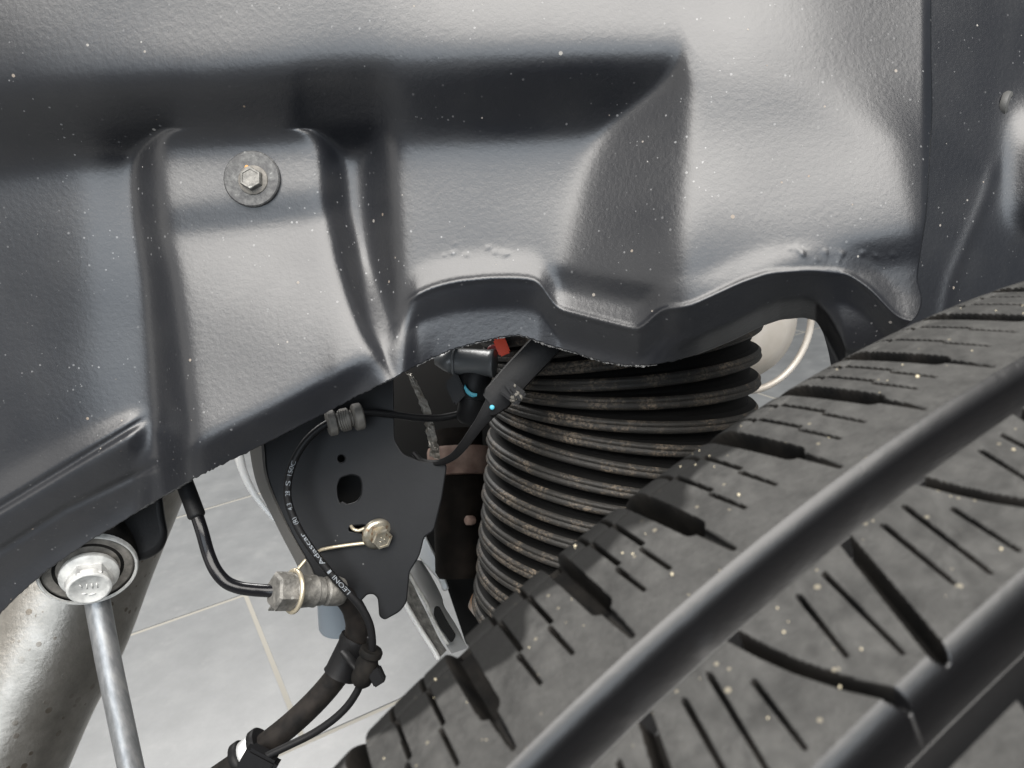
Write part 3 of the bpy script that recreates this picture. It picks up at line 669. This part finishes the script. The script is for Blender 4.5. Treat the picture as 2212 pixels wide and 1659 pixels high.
build("crimp_sleeve", *lathe([(.0066, .016), (.0066, .0185), (.0060, .0193), (.0060, .0202), (.0067, .0210), (.0067, .0236), (.0060, .0244), (.0060, .0254), (.0068, .0262), (.0069, fl_ - .002), (.0062, fl_), (.0040, fl_)], f0, fx, 36), M_DULL, fit, angle=40)
tl = []
for k in range(4):
    a_, u_, v_ = frame(unit([-.1, -.9, -.3])); tl.append(tube([P(600 - 4 * k, 1300 + 2 * k, .345), P(590 - 3 * k, 1318, .347)], .0005, 6))
build("thread_end", *join(tl), M_DULL, fit)
# ring of the clip round the nut
rc = f0 + fx * .0098; a_, u_, v_ = frame(fx)
build("clip_ring", *tube([rc + .0093 * (math.cos(t) * u_ + math.sin(t) * v_) for t in np.linspace(0, 2 * math.pi, 60)], .0011, 12), M_WIRE, sw)
hose = thing("brake_hose", P(740, 1430, .38), "thick black rubber brake hose curving down from the fitting towards the floor tiles", "hose")
build("hose_body", *tube(pxpath([(722, 1277, .368), (745, 1290, .372), (765, 1318, .377), (772, 1350, .380), (766, 1385, .381), (754, 1415, .381), (738, 1444, .380), (712, 1480, .380), (676, 1520, .380), (630, 1563, .380), (575, 1607, .380), (520, 1645, .380), (440, 1700, .380), (380, 1740, .38)], 120), np.r_[np.linspace(.0050, .0057, 14), np.full(106, .0059)], 24), M_HOSE, hose)

# ---------------------------------------------------------------- printed sensor cable
cab_pts = [(1000, 893, .392), (950, 903, .388), (900, 902, .382), (850, 896, .376), (800, 891, .370), (760, 893, .366), (722, 908, .362), (690, 926, .360), (662, 952, .359), (640, 985, .358), (626, 1022, .3575), (621, 1055, .357), (623, 1085, .357), (634, 1118, .357), (652, 1155, .357), (682, 1198, .357),
           (716, 1241, .3575), (751, 1279, .358), (780, 1312, .359), (798, 1347, .360), (804, 1382, .361), (803, 1410, .362), (800, 1440, .363), (780, 1476, .366), (768, 1500, .3665), (748, 1528, .367), (718, 1556, .367), (675, 1585, .367), (625, 1610, .366), (575, 1634, .365), (520, 1665, .365), (440, 1705, .365)]
cpath = spline([P(*p_) for p_ in cab_pts], 260)
RC = .00185
cable = thing("sensor_cable", P(640, 1100, .357), "thin black sensor cable with pale printed lettering curving across the bracket", "cable")
build("cable_sheath", *tube(cpath, RC, 18), M_BLACK, cable)
# print along the cable, read from the lower end upwards
seg_ = np.linalg.norm(np.diff(cpath, axis=0), axis=1); cum = np.r_[0, np.cumsum(seg_)]
def near(px, py):
    pr = np.stack([cpath[:, 0] / cpath[:, 2] * FPX + W / 2, H / 2 - cpath[:, 1] / cpath[:, 2] * FPX], 1)
    return cum[np.argmin(((pr - (px, py)) ** 2).sum(1))]
def printed(text, s_from, s_to, size):
    fc = bpy.data.curves.new("t", 'FONT'); fc.body = text; fc.size = size; fc.resolution_u = 3
    o = bpy.data.objects.new("t", fc); COL.objects.link(o); bpy.context.view_layer.update()
    me = bpy.data.meshes.new_from_object(o.evaluated_get(bpy.context.evaluated_depsgraph_get()))
    bt = bmesh.new(); bt.from_mesh(me); bmesh.ops.triangulate(bt, faces=bt.faces[:])
    for _ in range(4):
        bmesh.ops.subdivide_edges(bt, edges=[e for e in bt.edges if e.calc_length() > size * .11], cuts=1); bmesh.ops.triangulate(bt, faces=bt.faces[:])
    bt.to_mesh(me); bt.free()
    V = np.array([v.co[:] for v in me.vertices]); F = [list(p_.vertices) for p_ in me.polygons]
    bpy.data.objects.remove(o); bpy.data.curves.remove(fc); bpy.data.meshes.remove(me)
    x = (V[:, 0] - V[:, 0].min()) / np.ptp(V[:, 0]); s = s_from + (s_to - s_from) * x; y = V[:, 1] - size * .36
    outv = []
    for sk, yk in zip(s, y):
        c = np.array([np.interp(sk, cum, cpath[:, i]) for i in range(3)]); c2 = np.array([np.interp(sk + .001, cum, cpath[:, i]) for i in range(3)])
        t = -unit(c2 - c); out_ = -unit(c) - (-unit(c) @ t) * t; out_ = unit(out_); sd = np.cross(out_, t)
        if sd @ np.array([-1.0, -.6, 0]) < 0: sd = -sd
        an = yk / RC; outv.append(c + (RC + .00006) * (math.cos(an) * out_ + math.sin(an) * sd))
    build("printed_text", outv, F, M_INK, cable, smooth=False)
for txt, a_, b_ in (("LEONI", (752, 1281), (720, 1246)), ("I", (713, 1238), (709, 1233)), ("Adascar", (700, 1222), (651, 1152)), ("(R)", (642, 1134), (634, 1116)), ("4.3", (629, 1104), (624, 1084)), ("28", (622, 1072), (621, 1058)), ("S", (622, 1046), (623, 1040)), ("150C", (626, 1026), (637, 993))):
    printed(txt, near(*a_), near(*b_), .0031)
# grommet on the cable
grm = thing("cable_grommet", P(748, 905, .364), "ribbed dusty grey rubber grommet on the cable just under the liner edge", "grommet")
g0, g1 = P(706, 916, .3605), P(786, 897, .3665); gx_ = unit(g1 - g0); gl = np.linalg.norm(g1 - g0)
prg = []
for t0, t1, r in ((0, .26, .0062), (.26, .34, .0040), (.34, .62, .0056), (.62, .70, .0042), (.70, .98, .0066)):
    prg += [(r * .86, t0 * gl + .0001), (r, t0 * gl + .0008), (r, t1 * gl - .0008), (r * .86, t1 * gl - .0001)]
build("grommet_body", *lathe([(.002, 0)] + prg + [(.002, gl * .98)], g0, gx_, 36), M_GREYRUB, grm, angle=45)
for k in range(4):
    q = g0 + gx_ * gl * (.40 + .06 * k); a_, u_, v_ = frame(gx_)
    build("rib", *tube([q + .0058 * (math.cos(t) * np.array([0, 0, -1.0]) + math.sin(t) * unit(np.cross(gx_, [0, 0, -1]))) for t in np.linspace(-.9, .9, 14)], .0005, 6), M_GREYRUB, grm)

# clips that tie cable to hose
hc = thing("hose_clip", P(775, 1435, .372), "black plastic clip holding cable and hose together above the floor, with a square latch", "hose clip")
hx = unit(P(738, 1444, .380) - P(766, 1385, .381))
build("hose_collar", *lathe([(.0068, -.008), (.0084, -.0085), (.0086, -.006), (.0080, -.004), (.0082, .010), (.0086, .0115), (.0068, .0120)], P(756, 1412, .381), hx, 40), M_BLACK, hc, angle=45)
cx_ = unit(P(775, 1482, .3655) - P(803, 1400, .3625))
build("cable_barrel", *lathe([(.0020, -.0005), (.0050, -.0005), (.0056, .0004), (.0056, .0024), (.0047, .0032), (.0047, .0050), (.0054, .0066), (.0054, .0150), (.0048, .0172), (.0036, .0186), (.002, .019)], P(803, 1404, .3625), cx_, 36), M_RUBBER, hc, angle=45)
build("bridge", *tube([P(742, 1408, .369), P(770, 1440, .365), P(786, 1462, .362)], .0034, 14, .5), M_BLACK, hc)
build("latch", *boxv(P(815, 1460, .362), np.array([.0026, .0016, 0]), np.array([-.0016, .0034, 0]), np.array([0, 0, .0026]), .2), M_BLACK, hc, angle=35)
hc2 = thing("lower_hose_clip", P(540, 1635, .375), "black clamp with a pale foil band round the thick rubber hose", "hose clip")
hx2 = unit(P(480, 1675, .380) - P(575, 1607, .380)); o2 = P(566, 1613, .380)
for a_, b_, r, m, nm in ((-.0015, .0025, .0098, M_BLACK, "clamp_band"), (.0025, .0095, .0084, M_SILVER, "foil_band"), (.0095, .0135, .0098, M_BLACK, "clamp_band")):
    build(nm, *lathe([(.0060, a_), (r - .0006, a_), (r, a_ + .0006), (r, b_ - .0006), (r - .0006, b_), (.006, b_)], o2, hx2, 40), m, hc2, angle=45)
build("clamp_body", *boxv(P(560, 1648, .366), np.array([.0075, -.004, 0]), np.array([.003, .0055, 0]), np.array([0, 0, .004]), .25), M_BLACK, hc2, angle=35)

# ---------------------------------------------------------------- link bolt, bushing, rod, arm
lb = unit([.42, -.50, -.75]); l0 = P(191, 1231, .374)
bush = thing("rubber_bushing", l0, "round rubber bushing in a thin bright metal ring, partly under the liner's lower edge", "bushing")
build("metal_ring", *lathe([(.0205, -.016), (.0222, -.016), (.0222, .0006), (.0216, .0014), (.0209, .0014), (.0205, .0004)], l0, lb, 72, caps=False), M_WHITEZ, bush, angle=40)
build("rubber_core", *lathe([(.0206, -.012), (.0206, -.0010), (.0188, -.0002), (.0150, -.0012), (.0120, -.0005), (.006, -.0005)], l0, lb, 64), M_GREYRUB, bush)
build("housing", *lathe([(.0222, -.001), (.0226, -.003), (.0226, -.030), (.018, -.034)], l0, lb, 56), M_RUBBER, bush, angle=40)
l1 = l0 + lb * .0012 + np.array([.0004, -.0012, 0])
lbolt = thing("link_bolt", l1, "large bright zinc hex flange bolt in the rubber bushing", "bolt")
build("bolt_flange", *lathe([(.0001, -.001), (.0130, -.001), (.0134, .0004), (.0132, .0016), (.0112, .0030), (.0001, .0036)], l1, lb, 56, caps=False), M_WHITEZ, lbolt, angle=40)
build("bolt_head", *lathe([(.0104, .0022), (.0104, .0086), (.0101, .0094)], l1, lb, 6, ang0=math.radians(30)), M_ZINC, lbolt, smooth=False)
build("head_face", *lathe([(.0098, .0070), (.0098, .0100), (.0090, .0106), (.0084, .0106), (.0078, .0101), (.0001, .0101)], l1, lb, 48, caps=False), M_WHITEZ, lbolt, angle=40)
fa, fu, fv = frame(lb); ft = l1 + lb * .0102
for q in ((-.004, .003, -.003, .001), (-.001, .003, -.001, .000), (.001, .003, .0014, .000), (.003, .003, .0036, .000), (-.003, -.003, -.001, -.003), (.000, -.004, .0028, -.0035)):
    build("raised_mark", *tube([ft + fu * q[1] + fv * q[0], ft + fu * q[3] + fv * q[2]], .0003, 6), M_WHITEZ, lbolt)
mb = tag(build("stop_bracket", *plate(rounded([(255, 1060), (330, 1040), (340, 1120), (347, 1155), (338, 1178), (312, 1193), (285, 1198), (262, 1190)], 16, 6), .392, .012, .004), M_BLACK, angle=60), "rounded black rubber stop beside the bushing under the liner edge", "stop")
rod = tag(build("link_rod", *tube(pxpath([(203, 1255, .395), (216, 1330, .393), (237, 1440, .391), (262, 1560, .389), (296, 1720, .386)], 30), .0061, 28), M_GALV, angle=60), "streaky galvanised steel rod running down from the link bolt in front of the pale arm", "rod")
ar = [(330, 880, .50, .039), (250, 1040, .50, .0435), (178, 1200, .49, .0445), (118, 1360, .48, .0435), (48, 1500, .47, .0425), (-30, 1660, .46, .0435), (-100, 1800, .46, .044)]
pp = spline([np.r_[P(a_[0], a_[1], a_[2]), a_[3]] for a_ in ar], 60)
arm = tag(build("cast_suspension_tube", *tube(pp[:, :3], pp[:, 3], 48), M_ARM), "thick speckled cast aluminium suspension tube behind the link bolt and rod", "suspension tube")

# ---------------------------------------------------------------- parts behind the bracket and bellows
sh = thing("shock_absorber", P(985, 1160, .50), "dirty dark shock absorber with rusty pink collar between bracket and bellows", "shock absorber")
sa = unit(P(1000, 1300, .49) - P(990, 950, .51)); s0 = P(990, 930, .51)
build("shock_body", *lathe([(.016, .0), (.016, .03), (.0175, .031), (.0175, .092), (.015, .096)], s0, sa, 48), M_BROWN, sh, angle=40)
build("collar_ring", *lathe([(.016, .012), (.0205, .012), (.0212, .014), (.0212, .026), (.0196, .030), (.016, .031)], s0, sa, 56), M_PINK, sh, angle=40)
rub = tag(build("peach_cap", *lathe([(.0001, 0), (.009, 0), (.0105, .002), (.0105, .008), (.006, .012), (.0001, .0125)], P(1056, 1312, .485), unit([-.5, .8, -.3]), 40, caps=False), M_PEACH, angle=50), "peach and grey cap at the bottom corner of the bellows", "cap")
knob = tag(build("pink_stud", *lathe([(.0001, 0), (.0026, 0), (.003, .001), (.003, .005), (.002, .006), (.0001, .006)], P(1023, 1124, .478), unit([-.7, .1, -.6]), 24, caps=False), M_PINK, angle=50), "tiny pink stud at the side of the bellows", "stud")
la = thing("lower_link", P(940, 1300, .52), "shiny bare aluminium link with a black slot showing between bracket tip and tyre", "link")
build("upper_blade", *plate(rounded([(916, 1150), (920, 1165), (938, 1200), (950, 1225), (962, 1258), (967, 1272), (958, 1274), (954, 1258), (948, 1248), (925, 1222), (903, 1198)], 5), .520, .003, .001), M_SILVER, la, angle=40)
def strip(c1, c2, z1, z2, n=24, bulge=.004):
    V = []; F = []; a_ = spline([(x, y, 0) for x, y in c1], n); b_ = spline([(x, y, 0) for x, y in c2], n); m = 9
    for p_, q in zip(a_, b_):
        for k in range(m):
            t = k / (m - 1); V.append(P(p_[0] + (q[0] - p_[0]) * t, p_[1] + (q[1] - p_[1]) * t, z1 + (z2 - z1) * t - bulge * math.sin(math.pi * t)))
        V.append(P(*q[:2], z2 + .006)); V.append(P(*p_[:2], z1 + .006))
    m += 2
    for i in range(n - 1):
        for k in range(m): F.append([i * m + k, i * m + (k + 1) % m, (i + 1) * m + (k + 1) % m, (i + 1) * m + k])
    F += [list(range(m)), [(n - 1) * m + k for k in range(m)][::-1]]
    return np.array(V), F
build("main_bar", *strip([(896, 1208), (880, 1236), (902, 1275), (925, 1308), (930, 1330), (950, 1370), (975, 1412)], [(912, 1212), (935, 1250), (955, 1290), (960, 1310), (985, 1350), (1000, 1380), (1010, 1400)], .512, .535, 30, .003), M_SILVER, la, angle=50)
build("slot", *plate(rounded([(940, 1311), (948, 1311), (966, 1345), (984, 1372), (975, 1388), (950, 1352), (938, 1328)], 6), .505, .002, .0005), M_VOID, la)
build("rim_bead", *tube(pxpath([(880, 1234, .508), (900, 1268, .508), (922, 1304, .508), (928, 1322, .508), (945, 1355, .508), (968, 1392, .508)], 40), .0013, 10), M_WHITEZ, la)
build("lower_bar", *strip([(873, 1275), (878, 1302), (905, 1350), (935, 1396), (950, 1420)], [(884, 1245), (905, 1290), (925, 1330), (948, 1378), (965, 1405)], .540, .528, 24, .002), M_DULL, la, angle=50)
build("white_bead", *tube(pxpath([(870, 1290, .535), (878, 1308, .535), (906, 1356, .535), (936, 1402, .535), (948, 1424, .535)], 30), .0018, 10), M_WHITE, la)
peg = tag(build("plastic_sleeve_end", *lathe([(.0125, -.03), (.0125, .0085), (.0118, .010), (.0098, .0105), (.0001, .0105)], P(735, 1322, .435), unit([.0, -.95, .22]), 40), M_BLUEGREY, angle=45), "blue grey plastic tube end below the hose fitting", "tube end")
wp = tag(build("white_streak", *tube(pxpath([(505, 930, .47), (516, 985, .47), (528, 1025, .47), (546, 1062, .47), (566, 1090, .47), (600, 1130, .47)], 40), np.linspace(.0034, .0012, 40), 20), M_WHITE), "thin white tube drawn for a bright streak just behind the outer side of the black bracket", "pipe")  # added white tube draws a bright streak, not a known pipe
mu = thing("exhaust_pipe", P(1690, 760, .66), "pale cream curved exhaust metal with a rolled rim, in the gap between bellows and tyre", "exhaust")
m0 = P(1600, 700, .72)
build("exhaust_can", *lathe([(.0001, -.004), (.028, -.004), (.046, .004), (.055, .018), (.057, .030), (.057, .09)], P(1636, 705, .66), unit([-.35, .25, .9]), 72, caps=False), M_CREAM, mu)
build("rolled_rim", *tube([P(1636, 705, .676) + .0595 * (math.cos(t) * frame([-.35, .25, .9])[1] + math.sin(t) * frame([-.35, .25, .9])[2]) for t in np.linspace(0, 2 * math.pi, 72)], .0032, 14), M_CREAM, mu)

# ---------------------------------------------------------------- connector cluster under the liner edge
ZC = .385
con = thing("wiring_connector", P(1024, 790, ZC), "grey and black wiring connector with a cyan paint mark under the liner edge", "connector")
k0, k1 = P(985, 781, ZC), P(1070, 785, ZC - .004); kx = unit(k1 - k0); kl = np.linalg.norm(k1 - k0)
build("connector_barrel", *lathe([(.0050, -.0005), (.0068, 0), (.0068, kl * .86), (.0072, kl * .88), (.0072, kl * .98), (.0060, kl)], k0, kx, 40), M_GREYPL, con, angle=45)
build("funnel", *lathe([(.0074, -.0006), (.0080, -.0002), (.0080, .0006), (.0072, .0008)], k0, kx, 40), M_GREYPL, con, angle=45)
build("cone_end", *lathe([(.0072, 0), (.0050, .006), (.0020, .011)], k0, -kx, 36), M_GREYPL, con)
build("connector_body", *lathe([(.0060, -.004), (.0086, .000), (.0088, .008), (.0080, .012), (.0080, .0125), (.0070, .0128), (.0070, .024), (.0050, .026)], P(1027, 806, ZC + .002), unit([-.12, -.98, .12]), 40), M_BLACK, con, angle=45)
build("side_lug", *boxv(P(985, 840, ZC - .002), np.array([.003, .003, 0]), np.array([-.0025, .0055, 0]), np.array([0, 0, .003]), .2), M_BLACK, con, angle=35)
build("paint_mark", *strip([(1004, 830), (1010, 840), (1020, 848), (1031, 850)], [(1002, 838), (1008, 850), (1020, 858), (1030, 856)], ZC - .0085, ZC - .0082, 14, .0004), M_CYAN, con)
rcl = thing("red_connector_lock", P(1083, 748, ZC + .004), "bright red plastic lock peeking out under the liner edge", "connector lock")
build("lock_tab", *boxv(P(1084, 748, ZC + .002), np.array([.0028, .0012, .0004]), np.array([-.0018, .0044, 0]), np.array([0, 0, .0028]), .22), M_RED, rcl, angle=35)
build("seal", *lathe([(.0001, 0), (.0022, 0), (.0028, .0006), (.0028, .006)], P(1063, 757, ZC), unit([.25, .1, .9]), 28, caps=False), M_PINKRED, rcl)
build("seal", *lathe([(.0001, 0), (.0020, 0), (.0025, .0006), (.0025, .006)], P(1040, 767, ZC + .008), unit([.25, .1, .9]), 28, caps=False), M_PINKRED, rcl)
st = thing("cable_guide", P(1080, 870, .336), "flat black cable guide strip slanting across the bellows, with a cyan dot", "cable guide")
def band(pts, z, w, thick):
    pa = spline([P(x, y, z_) for x, y, z_ in pts], 60); ws = np.interp(np.linspace(0, 1, 60), *w); tg = np.gradient(pa, axis=0); V, F = [], []
    for p_, t, w_ in zip(pa, tg, ws):
        t = unit(t); o_ = unit(-p_ - (-p_ @ t) * t); sd = np.cross(t, o_)
        for a_, b_ in ((-1, -.5), (-.9, .35), (-.35, .6), (.35, .6), (.9, .35), (1, -.5)): V.append(p_ + sd * w_ * a_ + o_ * thick * b_)
    for i in range(59):
        for j in range(6): F.append([i * 6 + j, i * 6 + (j + 1) % 6, (i + 1) * 6 + (j + 1) % 6, (i + 1) * 6 + j])
    F += [list(range(6)), [59 * 6 + j for j in range(6)][::-1]]
    return np.array(V), F
build("strip", *band([(1215, 700, .350), (1160, 760, .348), (1115, 812, .348), (1062, 880, .348), (1025, 930, .352), (1000, 964, .358), (976, 988, .366), (945, 1000, .374), (912, 996, .378), (893, 978, .380)], 0, ([0, .25, .42, .52, .8, 1], [.0060, .0058, .0046, .0027, .0018, .0013]), .0022), M_BLACK, st, angle=30)
build("cover", *band([(1205, 716, .347), (1160, 764, .346), (1115, 812, .345), (1066, 868, .345), (1058, 874, .345)], 0, ([0, .9, 1], [.0070, .0068, .0052]), .0036), M_BLACK, st, angle=30)
dp = P(1063, 880, .3412)
build("paint_dot", *lathe([(.0001, .0004), (.0009, .0003), (.0012, 0)], dp, unit([0, .1, -1]), 16), M_CYAN, st)
tie = thing("tie_clip", P(1112, 852, .336), "stubby black tie clip with a lump of grey sealant on the cable guide", "tie clip")
build("clip_body", *boxv(P(1108, 848, .338), np.array([.0040, -.0032, 0]), np.array([.0022, .0030, 0]), np.array([0, 0, .003]), .2), M_BLACK, tie, angle=35)
for k in range(3):
    build("tooth", *boxv(P(1101 + k * 8, 842 + k * 6, .3345), np.array([.0006, .0004, 0]), np.array([-.0016, .0022, 0]), np.array([0, 0, .0012]), .2), M_BLACK, tie, angle=35)
gl_ = []
for k in range(16):
    p_ = P(1116 + RNG.normal() * 7, 856 + RNG.normal() * 6, .335 + RNG.normal() * .0008); gl_.append((p_ + iv * RNG.uniform(.0007, .0017) * RNG.uniform(.6, 1.2, 3), ifc))
build("sealant_lump", *join(gl_), M_GLUE, tie)
# crumpled metal strip in the dark
V, F = [], []; fp = pxpath([(884, 806, .41), (893, 824, .408), (906, 850, .409), (918, 880, .41), (926, 910, .412), (934, 950, .414), (940, 990, .416)], 26)
for i, p_ in enumerate(fp):
    for k in range(5): V.append(p_ + np.array([(k - 2) * .0013 + RNG.normal() * .0004, (k - 2) * -.0006, RNG.normal() * .0016]))
n_ = len(V); V += [v + np.array([0, 0, .0009]) for v in V]
for i in range(25):
    for k in range(4):
        q = [i * 5 + k, (i + 1) * 5 + k, (i + 1) * 5 + k + 1, i * 5 + k + 1]; F.append(q); F.append([n_ + j for j in q[::-1]])
tag(build("crumpled_strip", V, F, M_FOIL), "crumpled shiny metal strip in the dark gap above the bracket", "metal strip")
